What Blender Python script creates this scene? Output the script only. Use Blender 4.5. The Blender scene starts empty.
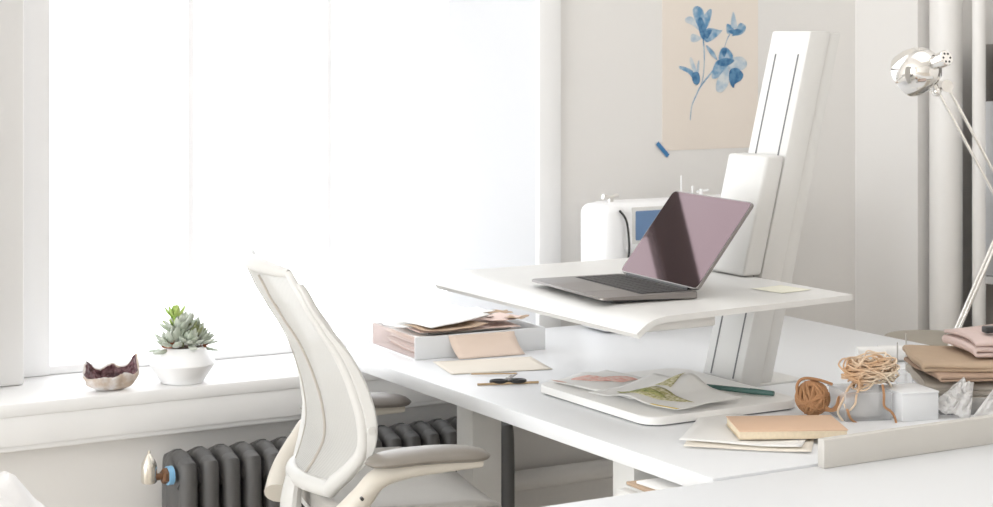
import bpy, bmesh, math, random
from mathutils import Vector, Matrix, noise, Quaternion
R = math.radians
PI = math.pi
random.seed(7)
scn = bpy.context.scene
C = scn.collection
# ------------------------------------------------------------------ camera, world, light
FX = 1900.0
cam = bpy.data.cameras.new('camera')
cam.sensor_width = 36
cam.lens = 36 * FX / 993
cam.shift_y = -(253.5 - 30) / 993
cam.clip_start = .05
camo = bpy.data.objects.new('camera', cam)
C.objects.link(camo)
camo.location = (0, 0, 1.42)
camo.rotation_euler = (R(90), 0, R(-30))
cam.dof.use_dof = True
cam.dof.focus_distance = 3.3
cam.dof.aperture_fstop = 11
scn.camera = camo

world = bpy.data.worlds.new('sky')
scn.world = world
world.use_nodes = True
bg = world.node_tree.nodes['Background']
bg.inputs[0].default_value = (.95, .975, 1, 1)
bg.inputs[1].default_value = 2.1


def portal(name, loc, rot, sx, sy):
    l = bpy.data.lights.new(name, 'AREA')
    l.shape = 'RECTANGLE'
    l.size, l.size_y = sx, sy
    l.cycles.is_portal = True
    o = bpy.data.objects.new(name, l)
    C.objects.link(o)
    o.location, o.rotation_euler = loc, rot


portal('daylight_window', (1.70, 4.2, 1.75), (R(-90), 0, 0), 1.0, 2.2)
dl = bpy.data.lights.new('daylight_left', 'AREA')      # daylight entering by the wide windows on the left
dl.shape = 'RECTANGLE'
dl.size, dl.size_y = 2.3, 4.8
dl.energy = 95
dl.color = (.94, .975, 1)
dlo = bpy.data.objects.new('daylight_left', dl)
C.objects.link(dlo)
dlo.location, dlo.rotation_euler = (-4.49, 1.2, 1.35), (0, R(-90), 0)
tf = bpy.data.lights.new('top_fill', 'AREA')           # added fill light below the ceiling, brightens upward faces; no real source
tf.shape = 'RECTANGLE'
tf.size, tf.size_y = 2.0, 2.4
tf.energy = 8
tf.color = (.97, .985, 1)
tfo = bpy.data.objects.new('top_fill', tf)
C.objects.link(tfo)
tfo.location = (2.6, 2.0, 3.19)
scn.view_settings.view_transform = 'Standard'
scn.view_settings.look = 'None'
scn.view_settings.exposure = 0.62
scn.view_settings.gamma = 1
scn.view_settings.use_curve_mapping = False
scn.cycles.use_denoising = True
scn.cycles.max_bounces = 10
scn.cycles.diffuse_bounces = 6
scn.cycles.sample_clamp_indirect = 6


# ------------------------------------------------------------------ materials
def mat(name, col, rough=.5, metal=0, var=.04, scale=30, bump=0, bscale=200, spec=.5, trans=0, coat=0, sheen=0,
        col2=None, alpha=1):
    m = bpy.data.materials.new(name)
    m.use_nodes = True
    nt = m.node_tree
    b = nt.nodes['Principled BSDF']
    b.inputs['Roughness'].default_value = rough
    b.inputs['Metallic'].default_value = metal
    b.inputs['Specular IOR Level'].default_value = spec
    b.inputs['Transmission Weight'].default_value = trans
    b.inputs['Coat Weight'].default_value = coat
    b.inputs['Sheen Weight'].default_value = sheen
    b.inputs['Alpha'].default_value = alpha
    tc = nt.nodes.new('ShaderNodeTexCoord')
    nz = nt.nodes.new('ShaderNodeTexNoise')
    nz.inputs['Scale'].default_value = scale
    nz.inputs['Detail'].default_value = 4
    nt.links.new(tc.outputs['Object'], nz.inputs['Vector'])
    mx = nt.nodes.new('ShaderNodeMix')
    mx.data_type = 'RGBA'
    c2 = col2 or tuple(max(0, c * (1 - 2 * var)) for c in col)
    mx.inputs[6].default_value = (*col, 1)
    mx.inputs[7].default_value = (*c2, 1)
    if col2:
        rp = nt.nodes.new('ShaderNodeValToRGB')
        rp.color_ramp.elements[0].position = .38
        rp.color_ramp.elements[1].position = .62
        nt.links.new(nz.outputs['Fac'], rp.inputs[0])
        nt.links.new(rp.outputs[0], mx.inputs[0])
    else:
        nt.links.new(nz.outputs['Fac'], mx.inputs[0])
    nt.links.new(mx.outputs[2], b.inputs['Base Color'])
    if bump:
        n2 = nt.nodes.new('ShaderNodeTexNoise')
        n2.inputs['Scale'].default_value = bscale
        n2.inputs['Detail'].default_value = 3
        nt.links.new(tc.outputs['Object'], n2.inputs['Vector'])
        bp = nt.nodes.new('ShaderNodeBump')
        bp.inputs['Strength'].default_value = bump
        bp.inputs['Distance'].default_value = .002
        nt.links.new(n2.outputs['Fac'], bp.inputs['Height'])
        nt.links.new(bp.outputs['Normal'], b.inputs['Normal'])
    return m


def sheer(name, col, opac, stripes=0):
    """thin cloth or glass film: transparent mixed with diffuse + translucent"""
    m = bpy.data.materials.new(name)
    m.use_nodes = True
    nt = m.node_tree
    nt.nodes.clear()
    out = nt.nodes.new('ShaderNodeOutputMaterial')
    tr = nt.nodes.new('ShaderNodeBsdfTransparent')
    d = nt.nodes.new('ShaderNodeBsdfDiffuse')
    t = nt.nodes.new('ShaderNodeBsdfTranslucent')
    d.inputs[0].default_value = t.inputs[0].default_value = (*col, 1)
    a = nt.nodes.new('ShaderNodeMixShader')
    a.inputs[0].default_value = .45
    nt.links.new(d.outputs[0], a.inputs[1])
    nt.links.new(t.outputs[0], a.inputs[2])
    mxs = nt.nodes.new('ShaderNodeMixShader')
    mxs.inputs[0].default_value = opac
    nt.links.new(tr.outputs[0], mxs.inputs[1])
    nt.links.new(a.outputs[0], mxs.inputs[2])
    nt.links.new(mxs.outputs[0], out.inputs[0])
    if stripes:
        tc = nt.nodes.new('ShaderNodeTexCoord')
        w = nt.nodes.new('ShaderNodeTexWave')
        w.bands_direction = 'Z'
        w.inputs['Scale'].default_value = stripes
        w.inputs['Distortion'].default_value = .3
        nt.links.new(tc.outputs['Object'], w.inputs['Vector'])
        mr = nt.nodes.new('ShaderNodeMapRange')
        mr.inputs['To Min'].default_value = opac - .22
        mr.inputs['To Max'].default_value = min(1, opac + .12)
        nt.links.new(w.outputs['Fac'], mr.inputs['Value'])
        nt.links.new(mr.outputs[0], mxs.inputs[0])
    return m


M = {}
M['wall'] = mat('wall_paint', (.785, .766, .743), .7, var=.02, scale=3, bump=.08, bscale=60)
M['trimw'] = mat('trim_paint', (.87, .865, .86), .42, var=.015, scale=6)
M['framew'] = mat('white_window_paint', (.93, .93, .94), .42, var=.01, scale=6)
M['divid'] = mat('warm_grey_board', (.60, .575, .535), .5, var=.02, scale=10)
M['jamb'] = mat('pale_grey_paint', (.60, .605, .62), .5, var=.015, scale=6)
M['floorm'] = mat('floor_boards', (.82, .765, .69), .5, var=.12, scale=4)
M['ceil'] = mat('ceiling_paint', (.85, .84, .83), .8, var=.02, scale=3)
M['white'] = mat('white_laminate', (.78, .79, .805), .38, var=.012, scale=5)
M['whitem'] = mat('white_metal', (.70, .692, .672), .36, var=.012, scale=12)
M['offw'] = mat('off_white_plastic', (.68, .672, .65), .42, var=.015, scale=20)
M['cream'] = mat('cream_plastic', (.68, .635, .56), .45, var=.02, scale=20)
M['greyslot'] = mat('dark_slot', (.16, .16, .165), .6)
M['iron'] = mat('cast_iron_paint', (.115, .112, .11), .5, var=.1, scale=25, bump=.2, bscale=120)
M['nickel'] = mat('nickel', (.92, .88, .80), .16, 1, var=.05)
M['rust'] = mat('brown_brass', (.25, .13, .07), .45, .6, var=.2)
M['bluep'] = mat('blue_plastic', (.25, .52, .78), .4)
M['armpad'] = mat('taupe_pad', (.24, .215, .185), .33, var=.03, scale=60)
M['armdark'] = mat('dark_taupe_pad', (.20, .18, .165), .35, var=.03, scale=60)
M['seat'] = mat('grey_seat_fabric', (.44, .42, .39), .75, var=.05, scale=300, bump=.15, bscale=500, sheen=.2)
M['meshw'] = sheer('white_chair_mesh', (.76, .755, .735), .82, 150)
M['seam'] = mat('grey_seam', (.50, .46, .41), .8)
M['alu'] = mat('space_grey_aluminium', (.27, .25, .24), .38, .75, var=.03, scale=400)
M['key'] = mat('black_keys', (.03, .028, .028), .5)
M['chrome'] = mat('chrome', (.92, .90, .87), .07, 1, var=.01)
M['steel'] = mat('brushed_steel', (.72, .70, .67), .28, 1, var=.03)
M['blackp'] = mat('black_plastic', (.03, .03, .03), .4)
M['paper'] = mat('white_paper', (.88, .87, .85), .7, var=.02, scale=12)
M['creamp'] = mat('cream_paper', (.84, .78, .69), .7, var=.03, scale=12)
M['peach'] = mat('peach_paper', (.86, .71, .61), .7, var=.03, scale=12)
M['kraft'] = mat('kraft_paper', (.50, .36, .25), .75, var=.08, scale=20)
M['pinkp'] = mat('pale_pink_paper', (.78, .62, .56), .7, var=.04, scale=14)
M['greyp'] = mat('grey_paper', (.50, .48, .45), .7, var=.06, scale=20)
M['note'] = mat('peach_cover', (.74, .51, .355), .6, var=.04, scale=25)
M['edges'] = mat('cream_page_edges', (.84, .72, .54), .8, var=.1, scale=200)
M['slab'] = mat('matt_white_board', (.86, .85, .83), .5, var=.012)
M['greenpen'] = mat('dark_green_pen', (.07, .155, .135), .4, var=.05)
M['twine'] = mat('brown_jute', (.50, .26, .125), .85, var=.15, scale=90, bump=.4, bscale=600)
M['jute'] = mat('pale_jute', (.64, .41, .24), .85, scale=12, col2=(.84, .74, .60), bump=.4, bscale=600)
M['clear'] = sheer('clear_acrylic', (.93, .94, .95), .28)
M['clearp'] = sheer('pink_tinted_acrylic', (.86, .70, .66), .30)
M['tissue'] = sheer('white_tissue', (.94, .93, .92), .82)
M['trace'] = sheer('tracing_paper', (.92, .905, .88), .90)
M['fabtan'] = mat('tan_linen', (.50, .37, .26), .9, var=.06, scale=40, bump=.2, bscale=500)
M['fabgrey'] = mat('grey_beige_linen', (.52, .47, .41), .9, var=.06, scale=40, bump=.2, bscale=500)
M['fabpink'] = mat('dusty_pink_cloth', (.66, .52, .48), .85, var=.05, scale=40, bump=.2, bscale=500)
M['fabbrown'] = mat('brown_linen', (.42, .29, .21), .9, var=.06, scale=40, bump=.2, bscale=500)
M['fabcream'] = mat('cream_linen', (.78, .73, .66), .9, var=.05, scale=40, bump=.2, bscale=500)
M['cloth'] = mat('white_cloth', (.87, .86, .86), .9, var=.03, scale=40, bump=.15, bscale=300)
M['taupe'] = mat('taupe_seat', (.40, .36, .30), .6, var=.05, scale=15)
M['pipe'] = mat('painted_pipe', (.82, .80, .775), .45, var=.03, scale=8, bump=.1, bscale=40)
M['posterp'] = mat('poster_paper', (.80, .725, .65), .8, var=.02, scale=6)
M['bluetape'] = mat('blue_tape', (.05, .20, .42), .6)
M['wc1'] = mat('dark_blue_wash', (.035, .13, .28), .8, scale=70, col2=(.11, .26, .43))
M['wc2'] = mat('mid_blue_wash', (.12, .28, .46), .8, scale=55, col2=(.40, .51, .60))
M['wc3'] = mat('pale_blue_wash', (.38, .49, .59), .8, scale=45, col2=(.62, .65, .66))
M['leafA'] = mat('olive_print', (.38, .35, .13), .8, scale=150, col2=(.72, .68, .50))
M['leafB'] = mat('green_print', (.20, .24, .07), .8, scale=130, col2=(.48, .46, .2))
M['pinkpr'] = mat('coral_print', (.80, .42, .36), .8, scale=90, col2=(.86, .66, .60))
M['yellowpr'] = mat('yellow_print', (.78, .60, .18), .8, var=.1)
M['sticky'] = mat('yellow_note', (.80, .78, .66), .8, var=.02)
M['wood'] = mat('pale_wood', (.70, .50, .30), .6, var=.1, scale=60)
M['ceramic'] = mat('white_ceramic', (.88, .88, .885), .32, var=.01)
M['soil'] = mat('soil', (.10, .055, .035), .95, var=.4, scale=150, bump=.6, bscale=200)
M['sage'] = mat('sage_leaf', (.40, .45, .36), .6, scale=25, col2=(.58, .61, .55))
M['lime'] = mat('bright_green_leaf', (.30, .46, .08), .5, scale=25, col2=(.48, .58, .2))
M['olive'] = mat('dark_olive_leaf', (.17, .21, .09), .55, scale=30, col2=(.36, .38, .22))
M['redleaf'] = mat('reddish_leaf', (.42, .15, .07), .6, var=.15)
M['rock'] = mat('geode_rind', (.72, .70, .70), .8, scale=38, col2=(.50, .40, .32), bump=.7, bscale=70)
M['ameth'] = mat('amethyst_crystals', (.075, .03, .035), .3, scale=120, col2=(.20, .10, .11), bump=1, bscale=160)
M['blueled'] = mat('blue_display', (.15, .26, .45), .3, var=.15, scale=20)
M['darkbook'] = mat('black_folder', (.015, .015, .016), .5)
M['greyshelf'] = mat('grey_shelf', (.30, .28, .26), .6, var=.05, scale=8)
M['pinkwall'] = mat('pink_board', (.72, .52, .50), .8, var=.04, scale=5)


def screen_mat():
    m = mat('dark_glass_screen', (.012, .009, .010), .04, var=.02)
    b = m.node_tree.nodes['Principled BSDF']
    b.inputs['Specular Tint'].default_value = (1, .50, .58, 1)
    b.inputs['Specular IOR Level'].default_value = 1.0
    return m


M['screen'] = screen_mat()
MT = M


# ------------------------------------------------------------------ builders
def new():
    return bmesh.new()


def obj(name, bm, m, parent=None, loc=None, rot=None, smooth=True, angle=35, solid=0, subsurf=0):
    bmesh.ops.recalc_face_normals(bm, faces=bm.faces)
    me = bpy.data.meshes.new(name)
    bm.to_mesh(me)
    bm.free()
    o = bpy.data.objects.new(name, me)
    C.objects.link(o)
    ms = m if isinstance(m, (list, tuple)) else [m]
    for k in ms:
        me.materials.append(M[k])
    if smooth:
        for p in me.polygons:
            p.use_smooth = True
        try:
            me.set_sharp_from_angle(angle=R(angle))
        except Exception:
            pass
    if solid:
        s = o.modifiers.new('thickness', 'SOLIDIFY')
        s.thickness = solid
        s.offset = 0
    if subsurf:
        s = o.modifiers.new('smooth', 'SUBSURF')
        s.levels = s.render_levels = subsurf
    if parent:
        o.parent = parent
    if loc is not None:
        o.location = loc
    if rot is not None:
        o.rotation_euler = rot if hasattr(rot, '__len__') else (0, 0, rot)
    return o


def tag(o, label, cat, group=None, kind=None):
    o['label'] = label
    o['category'] = cat
    if group:
        o['group'] = group
    if kind:
        o['kind'] = kind
    return o


def thing(name, label, cat, loc=(0, 0, 0), rz=0, group=None):
    o = bpy.data.objects.new(name, None)
    o.empty_display_size = .05
    C.objects.link(o)
    o.location = loc
    o.rotation_euler = (0, 0, rz)
    return tag(o, label, cat, group)


def struct(name, bm, m, parent=None, **k):
    o = obj(name, bm, m, parent, **k)
    if not parent:
        o['kind'] = 'structure'
        o['category'] = name.split('_')[0]
        o['label'] = STRUCT.get(name, name.replace('_', ' '))
    return o


def box(bm, x0, x1, y0, y1, z0, z1, bev=0, seg=2, mi=0):
    g = bmesh.ops.create_cube(bm, size=1)
    vs = g['verts']
    for v in vs:
        v.co = Vector(((x0 + x1) / 2 + v.co.x * (x1 - x0), (y0 + y1) / 2 + v.co.y * (y1 - y0), (z0 + z1) / 2 + v.co.z * (z1 - z0)))
    fs = list({f for v in vs for f in v.link_faces})
    for f in fs:
        f.material_index = mi
    if bev:
        es = list({e for v in vs for e in v.link_edges})
        bmesh.ops.bevel(bm, geom=es, offset=bev, segments=seg, affect='EDGES', profile=.5)
    return bm


def bx(*a, **k):
    return box(new(), *a, **k)


def rot_to(d):
    return Vector((0, 0, 1)).rotation_difference(Vector(d).normalized()).to_matrix()


def cyl(bm, p0, p1, r, r1=None, n=24, caps=True):
    p0, p1 = Vector(p0), Vector(p1)
    m3 = rot_to(p1 - p0)
    r1 = r if r1 is None else r1
    a = [bm.verts.new(p0 + m3 @ Vector((r * math.cos(t), r * math.sin(t), 0))) for t in [2 * PI * i / n for i in range(n)]]
    b = [bm.verts.new(p1 + m3 @ Vector((r1 * math.cos(t), r1 * math.sin(t), 0))) for t in [2 * PI * i / n for i in range(n)]]
    for i in range(n):
        bm.faces.new((a[i], a[(i + 1) % n], b[(i + 1) % n], b[i]))
    if caps:
        bm.faces.new(a[::-1])
        bm.faces.new(b)
    return bm


def lathe(bm, prof, n=40, mtx=None):
    """prof: list of (r,z)"""
    rings = []
    for r, z in prof:
        if r < 1e-5:
            rings.append([bm.verts.new((0, 0, z))])
        else:
            rings.append([bm.verts.new((r * math.cos(2 * PI * i / n), r * math.sin(2 * PI * i / n), z)) for i in range(n)])
    for A, B in zip(rings, rings[1:]):
        for i in range(n):
            j = (i + 1) % n
            if len(A) == 1 and len(B) == 1:
                continue
            if len(A) == 1:
                bm.faces.new((A[0], B[i], B[j]))
            elif len(B) == 1:
                bm.faces.new((A[i], A[j], B[0]))
            else:
                bm.faces.new((A[i], A[j], B[j], B[i]))
    if mtx:
        for ring in rings:
            for v in ring:
                v.co = mtx @ v.co
    return bm


def tube(bm, pts, r, n=10, closed=False, flat=None, caps=True):
    """sweep an ellipse along pts; r scalar or list; flat=(ratio, axis) squashes across axis"""
    pts = [Vector(p) for p in pts]
    N = len(pts)
    rs = r if hasattr(r, '__len__') else [r] * N
    rings = []
    up = None
    for i in range(N):
        if closed:
            t = pts[(i + 1) % N] - pts[i - 1]
        else:
            t = pts[min(i + 1, N - 1)] - pts[max(i - 1, 0)]
        t = t.normalized() if t.length > 1e-9 else Vector((0, 0, 1))
        if flat:
            ax = Vector(flat[1])
            u = (ax - t * ax.dot(t))
            u = u.normalized() if u.length > 1e-6 else t.orthogonal().normalized()
            up = u
        elif up is None:
            up = t.orthogonal().normalized()
        else:
            up = (up - t * up.dot(t))
            up = up.normalized() if up.length > 1e-6 else t.orthogonal().normalized()
        w = t.cross(up)
        k = flat[0] if flat else 1
        rings.append([bm.verts.new(pts[i] + up * rs[i] * math.cos(2 * PI * j / n) + w * rs[i] * k * math.sin(2 * PI * j / n)) for j in range(n)])
    for i in range(N if closed else N - 1):
        A, B = rings[i], rings[(i + 1) % N]
        for j in range(n):
            bm.faces.new((A[j], A[(j + 1) % n], B[(j + 1) % n], B[j]))
    if caps and not closed:
        bm.faces.new(rings[0][::-1])
        bm.faces.new(rings[-1])
    return bm


def spline(pts, k=6, closed=False):
    P = [Vector(p) for p in pts]
    n = len(P)
    out = []
    rng = range(n) if closed else range(n - 1)
    for i in rng:
        if closed:
            a, b, c, d = P[i - 1], P[i], P[(i + 1) % n], P[(i + 2) % n]
        else:
            a, b, c, d = P[max(i - 1, 0)], P[i], P[i + 1], P[min(i + 2, n - 1)]
        for s in range(k):
            t = s / k
            out.append(.5 * ((2 * b) + (c - a) * t + (2 * a - 5 * b + 4 * c - d) * t * t + (3 * b - a - 3 * c + d) * t ** 3))
    if not closed:
        out.append(P[-1])
    return out


def prism(bm, poly, z0, z1, bev=0):
    """extrude a polygon (x,y) between z0 and z1"""
    a = [bm.verts.new((x, y, z0)) for x, y in poly]
    b = [bm.verts.new((x, y, z1)) for x, y in poly]
    n = len(a)
    bm.faces.new(a[::-1])
    top = bm.faces.new(b)
    for i in range(n):
        bm.faces.new((a[i], a[(i + 1) % n], b[(i + 1) % n], b[i]))
    if bev:
        es = list(top.edges)
        bmesh.ops.bevel(bm, geom=es, offset=bev, segments=3, affect='EDGES', profile=.5)
    return bm


def rrect(w, d, r, n=6):
    out = []
    for cx, cy, a0 in ((w / 2 - r, d / 2 - r, 0), (-w / 2 + r, d / 2 - r, 90), (-w / 2 + r, -d / 2 + r, 180), (w / 2 - r, -d / 2 + r, 270)):
        for i in range(n + 1):
            a = R(a0 + 90 * i / n)
            out.append((cx + r * math.cos(a), cy + r * math.sin(a)))
    return out


def grid(bm, fn, nu, nv, mi=0):
    V = [[bm.verts.new(fn(i / nu, j / nv)) for j in range(nv + 1)] for i in range(nu + 1)]
    for i in range(nu):
        for j in range(nv):
            f = bm.faces.new((V[i][j], V[i + 1][j], V[i + 1][j + 1], V[i][j + 1]))
            f.material_index = mi
    return bm


def nz(x, y, z=0):
    return noise.noise(Vector((x, y, z)))


def sheet(name, w, d, loc, rz, m, curl=.0, wave=.0, seed=0, thick=.0006, tilt=(0, 0), parent=None, cut=0, ret=False):
    """a sheet of paper, w along x, d along y, with its own slight curl"""
    def h(u, v):
        z = curl * ((2 * u - 1) ** 2 + .6 * (2 * v - 1) ** 2) * .5
        z += wave * (nz(u * 2.2 + seed, v * 1.8, seed) + .6)
        return max(0, z)

    def fn(u, v):
        x, y = (u - .5) * w, (v - .5) * d
        return Vector((x, y, h(u, v) + x * tilt[0] + y * tilt[1]))
    bm = grid(new(), fn, 16, 12)
    o = obj(name, bm, m, parent, loc, rz, solid=thick)
    return (o, fn) if ret else o


def at(px, py, z):
    """point of the horizontal plane z seen in the photo at (px,py)"""
    D = 1.42 - z
    Z = FX * D / (py - 30)
    l = (px - 497) / FX * Z
    return Vector((l * .8660254 + Z * .5, -l * .5 + Z * .8660254, z))


def on_wall(px, py, Y):
    k = (px - 497) / FX
    Z = Y / (.8660254 - .5 * k)
    return Vector((k * Z * .8660254 + .5 * Z, Y, 1.42 - (py - 30) * Z / FX))


STRUCT = {
    'wall_window': 'pale warm white wall with the tall window above the radiator',
    'wall_right': 'pale wall turning the corner behind the desk on the right',
    'wall_recess': 'pale wall at the back of the recess behind the riser pipes',
    'wall_left': 'white wall with wide daylight openings on the left of the room',
    'wall_back': 'pale wall behind the viewer',
    'floor': 'pale boarded floor of the workroom',
    'ceiling': 'white painted ceiling above the workroom',
    'window_1': 'tall bright window with thin white mullions',
    'trim_1': 'white window casing on the right side of the window',
    'trim_2': 'white casing on the left side of the window',
}
# ------------------------------------------------------------------ the room
XL = -4.6           # left wall
YW = 3.78          # plane of the window wall
SILL = .68
bm = new()
# wall below sill, right of window, left of window, above window
box(bm, XL, 2.345, YW, YW + .34, 0, SILL - .02)
box(bm, 2.345, 3.65, YW, YW + .34, 0, 3.2)
box(bm, XL, 1.02, YW, YW + .34, SILL - .02, 3.2)
box(bm, 1.02, 2.345, YW, YW + .34, 2.9, 3.2)
struct('wall_window', bm, 'wall', smooth=False)
bm = new()
box(bm, 3.25, 3.64, 3.547, YW, 0, 3.2)
struct('wall_right', bm, 'wall', smooth=False)
struct('wall_recess', bx(3.64, 3.75, -2.6, YW + .34, 0, 3.2), 'wall', smooth=False)
bm = new()
box(bm, XL, XL + .1, -2.6, YW, 0, .2)
box(bm, XL, XL + .1, -2.6, YW, 2.5, 3.2)
box(bm, XL, XL + .1, -2.6, -1.2, .2, 2.5)
box(bm, XL, XL + .1, 3.6, YW, .2, 2.5)
struct('wall_left', bm, 'wall', smooth=False)
bm = bx(XL, 3.75, -2.6, -2.5, 0, 3.2)
struct('wall_back', bm, 'wall', smooth=False)
struct('floor', bx(XL, 3.75, -2.6, YW + .34, -.1, 0), 'floorm', smooth=False)
struct('ceiling', bx(XL, 3.75, -2.6, YW + .34, 3.2, 3.3), 'ceil', smooth=False)

# window: frame with stiles, bottom rail, thin mullions, glass, deep sill and apron
YF = 4.0
bm = new()
box(bm, 1.02, 1.207, YF, YF + .06, SILL, 2.9, .004)
box(bm, 2.215, 2.345, YF, YF + .06, SILL, 2.9, .004)
box(bm, 1.2, 2.22, YF + .005, YF + .055, SILL, SILL + .019, .004)
box(bm, 1.2, 2.2, YF + .005, YF + .055, 2.84, 2.9, .004)
win = struct('window_1', bm, 'framew')
for xm in (1.532, 1.873):
    obj('mullion', bx(xm - .0065, xm + .0065, YF + .02, YF + .05, SILL + .019, 1.6), 'framew', win)
obj('transom', bx(1.2, 2.22, YF + .005, YF + .055, 1.595, 1.69, .004), 'greyshelf', win)  # dark grey stands in for the bar's backlit shade
GLARE = sheer('window_glare_veil', (.95, .96, 1), .042)  # whitish film imitates window glare washing out the mullions
M['glare'] = GLARE
obj('pane', bx(1.207, 2.215, YF + .012, YF + .016, SILL + .019, 2.84), 'glare', win)
obj('window_sill', bx(-.3, 2.36, YW - .045, YF + .02, SILL - .028, SILL, .006), 'trimw', win)
bm = bx(-.3, 2.36, YW - .040, YW, SILL - .086, SILL - .026, .002)
box(bm, -.3, 2.36, YW - .034, YW, SILL - .098, SILL - .084, .004)
obj('apron', bm, 'trimw', win)
# splayed panelled jamb on the right of the window
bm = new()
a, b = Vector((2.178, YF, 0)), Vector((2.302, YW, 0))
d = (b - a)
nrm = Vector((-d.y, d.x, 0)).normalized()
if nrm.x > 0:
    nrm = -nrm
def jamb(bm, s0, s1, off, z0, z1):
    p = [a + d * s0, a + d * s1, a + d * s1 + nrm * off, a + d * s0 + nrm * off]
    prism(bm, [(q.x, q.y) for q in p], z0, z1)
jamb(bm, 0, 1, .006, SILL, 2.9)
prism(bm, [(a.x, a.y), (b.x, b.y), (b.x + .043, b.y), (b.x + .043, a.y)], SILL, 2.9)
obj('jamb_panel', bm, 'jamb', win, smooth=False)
struct('trim_1', bx(2.286, 2.347, YW - .018, YW, SILL, 3.0, .004), 'trimw')
bm = bx(.9, 1.128, 3.92, YF + .01, SILL, 2.9, .006)
struct('trim_2', bm, 'trimw')

# heating pipe low on the wall
bm = cyl(new(), (2.17, YW - .045, .39), (3.22, YW - .045, .39), .0225)
ph = thing('heating_pipe', 'thick white horizontal pipe running low along the wall beside the radiator', 'pipe', (0, 0, 0))
obj('pipe_run', bm, 'pipe', ph)
obj('bracket', bx(2.62, 2.68, YW - .03, YW, .36, .45, .004), 'pipe', ph)
# riser pipes
rp = thing('riser_pipe', 'thick white painted riser pipe standing floor to ceiling near the corner', 'pipe', (3.29, 3.49, 0))
obj('pipe_run', cyl(new(), (0, 0, 0), (0, 0, 3.2), .04, n=40), 'pipe', rp)
obj('collar', cyl(new(), (0, 0, 0), (0, 0, .012), .06, n=40), 'pipe', rp)
rp2 = thing('riser_pipe', 'thin white riser pipe at the photo edge, right of the thick riser pipe', 'pipe', (3.307, 3.395, 0))
obj('pipe_run', cyl(new(), (0, 0, 0), (0, 0, 3.2), .016, n=28), 'pipe', rp2)
obj('collar', cyl(new(), (0, 0, 0), (0, 0, .012), .03, n=28), 'pipe', rp2)
# bookcase in the recess
bc = thing('bookcase', 'grey bookcase in the recess behind the riser pipes', 'bookcase', (3.36, 0, 0))
bm = bx(0, .26, 3.44, 3.46, 0, 1.385)
box(bm, 0, .26, 2.80, 2.82, 0, 1.385)
obj('side_panel', bm, 'greyshelf', bc, smooth=False)
obj('back_panel', bx(.25, .26, 2.82, 3.44, 0, 1.385), 'greyshelf', bc, smooth=False)
for zz in (.08, .45, .80):
    obj('shelf', bx(0, .25, 2.82, 3.44, zz, zz + .018), 'trimw', bc, smooth=False)
tag(obj('ring_binder', bx(.0, .22, -.02, .02, 0, .138, .003), 'darkbook', None, (3.37, 3.385, 1.2465)),
    'small black binder standing on the white box at the right edge', 'binder')
tag(obj('storage_box', bx(0, .235, -.15, .15, 0, .426, .004), 'white', None, (3.365, 3.285, .8195)),
    'white storage box on the bookcase shelf under the black binder', 'box')

# radiator
rad = thing('radiator', 'dark grey cast iron column radiator under the window sill', 'radiator', (0, 0, 0))
x0r, pitch = 1.36, .0465
yr0, yr1 = 3.625, 3.745


def rad_section(x, hw):
    bm = new()
    ztop, zb = .553, .13
    pts = [(x, yr0 + .02, zb), (x, yr0 + .012, .2), (x, yr0 + .012, ztop - .05), (x, yr0 + .028, ztop - .018), (x, yr0 + .055, ztop - .008)]
    tube(bm, spline(pts, 5), hw, 12)
    pts = [(x, yr1 - .02, zb), (x, yr1 - .012, .2), (x, yr1 - .012, ztop - .05), (x, yr1 - .028, ztop - .018), (x, yr1 - .055, ztop - .008)]
    tube(bm, spline(pts, 5), hw, 12)
    tube(bm, spline([(x, yr0 + .015, ztop - .055), (x, yr0 + .045, ztop - .02), (x, (yr0 + yr1) / 2, ztop - .012), (x, yr1 - .045, ztop - .02), (x, yr1 - .015, ztop - .055)], 6), hw * 1.12, 12)
    tube(bm, [(x, yr0 + .015, .15), (x, yr1 - .015, .15)], hw * 1.1, 12)
    box(bm, x - hw * .75, x + hw * .75, yr0 + .02, yr1 - .02, .15, ztop - .03, .004)
    return bm


for i in range(17):
    obj('section', rad_section(x0r + .02 + i * pitch, .019), 'iron', rad)
bm = new()
for zz in (.16, .50):
    cyl(bm, (x0r + .01, (yr0 + yr1) / 2, zz), (x0r + 16.6 * pitch, (yr0 + yr1) / 2, zz), .024)
obj('header_pipe', bm, 'iron', rad)
for xx in (x0r + .02 + pitch, x0r + .02 + 15 * pitch):
    bm = new()
    cyl(bm, (xx, yr0 + .03, .0), (xx, yr0 + .02, .14), .014)
    cyl(bm, (xx, yr1 - .03, .0), (xx, yr1 - .02, .14), .014)
    obj('foot', bm, 'iron', rad)
ym = yr0 + .03
vx = 1.304
zv = .538
bm = lathe(new(), [(0, -.028), (.014, -.028), (.016, -.025), (.016, .004), (.0145, .012), (.007, .026), (.003, .031), (.003, .037), (0, .038)], 28, Matrix.Translation((vx, ym, zv)))
v = obj('air_valve', bm, 'nickel', rad)
v['label'] = 'bullet shaped nickel air valve'
bm = cyl(new(), (vx, ym, zv - .018), (x0r - .012, ym, zv - .018), .007)
lathe(bm, [(0, 0), (.012, 0), (.016, .004), (.016, .012), (.011, .017), (0, .017)], 6, Matrix.Translation((vx + .026, ym, zv - .018)) @ Matrix.Rotation(R(90), 4, 'Y'))
obj('bushing', bm, 'rust', rad)
bm = lathe(new(), [(.008, 0), (.019, 0), (.019, .011), (.008, .011)], 24, Matrix.Translation((x0r - .018, ym, zv - .018)) @ Matrix.Rotation(R(90), 4, 'Y'))
v = obj('gasket', bm, 'bluep', rad)
v['label'] = 'light blue plastic ring'

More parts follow.
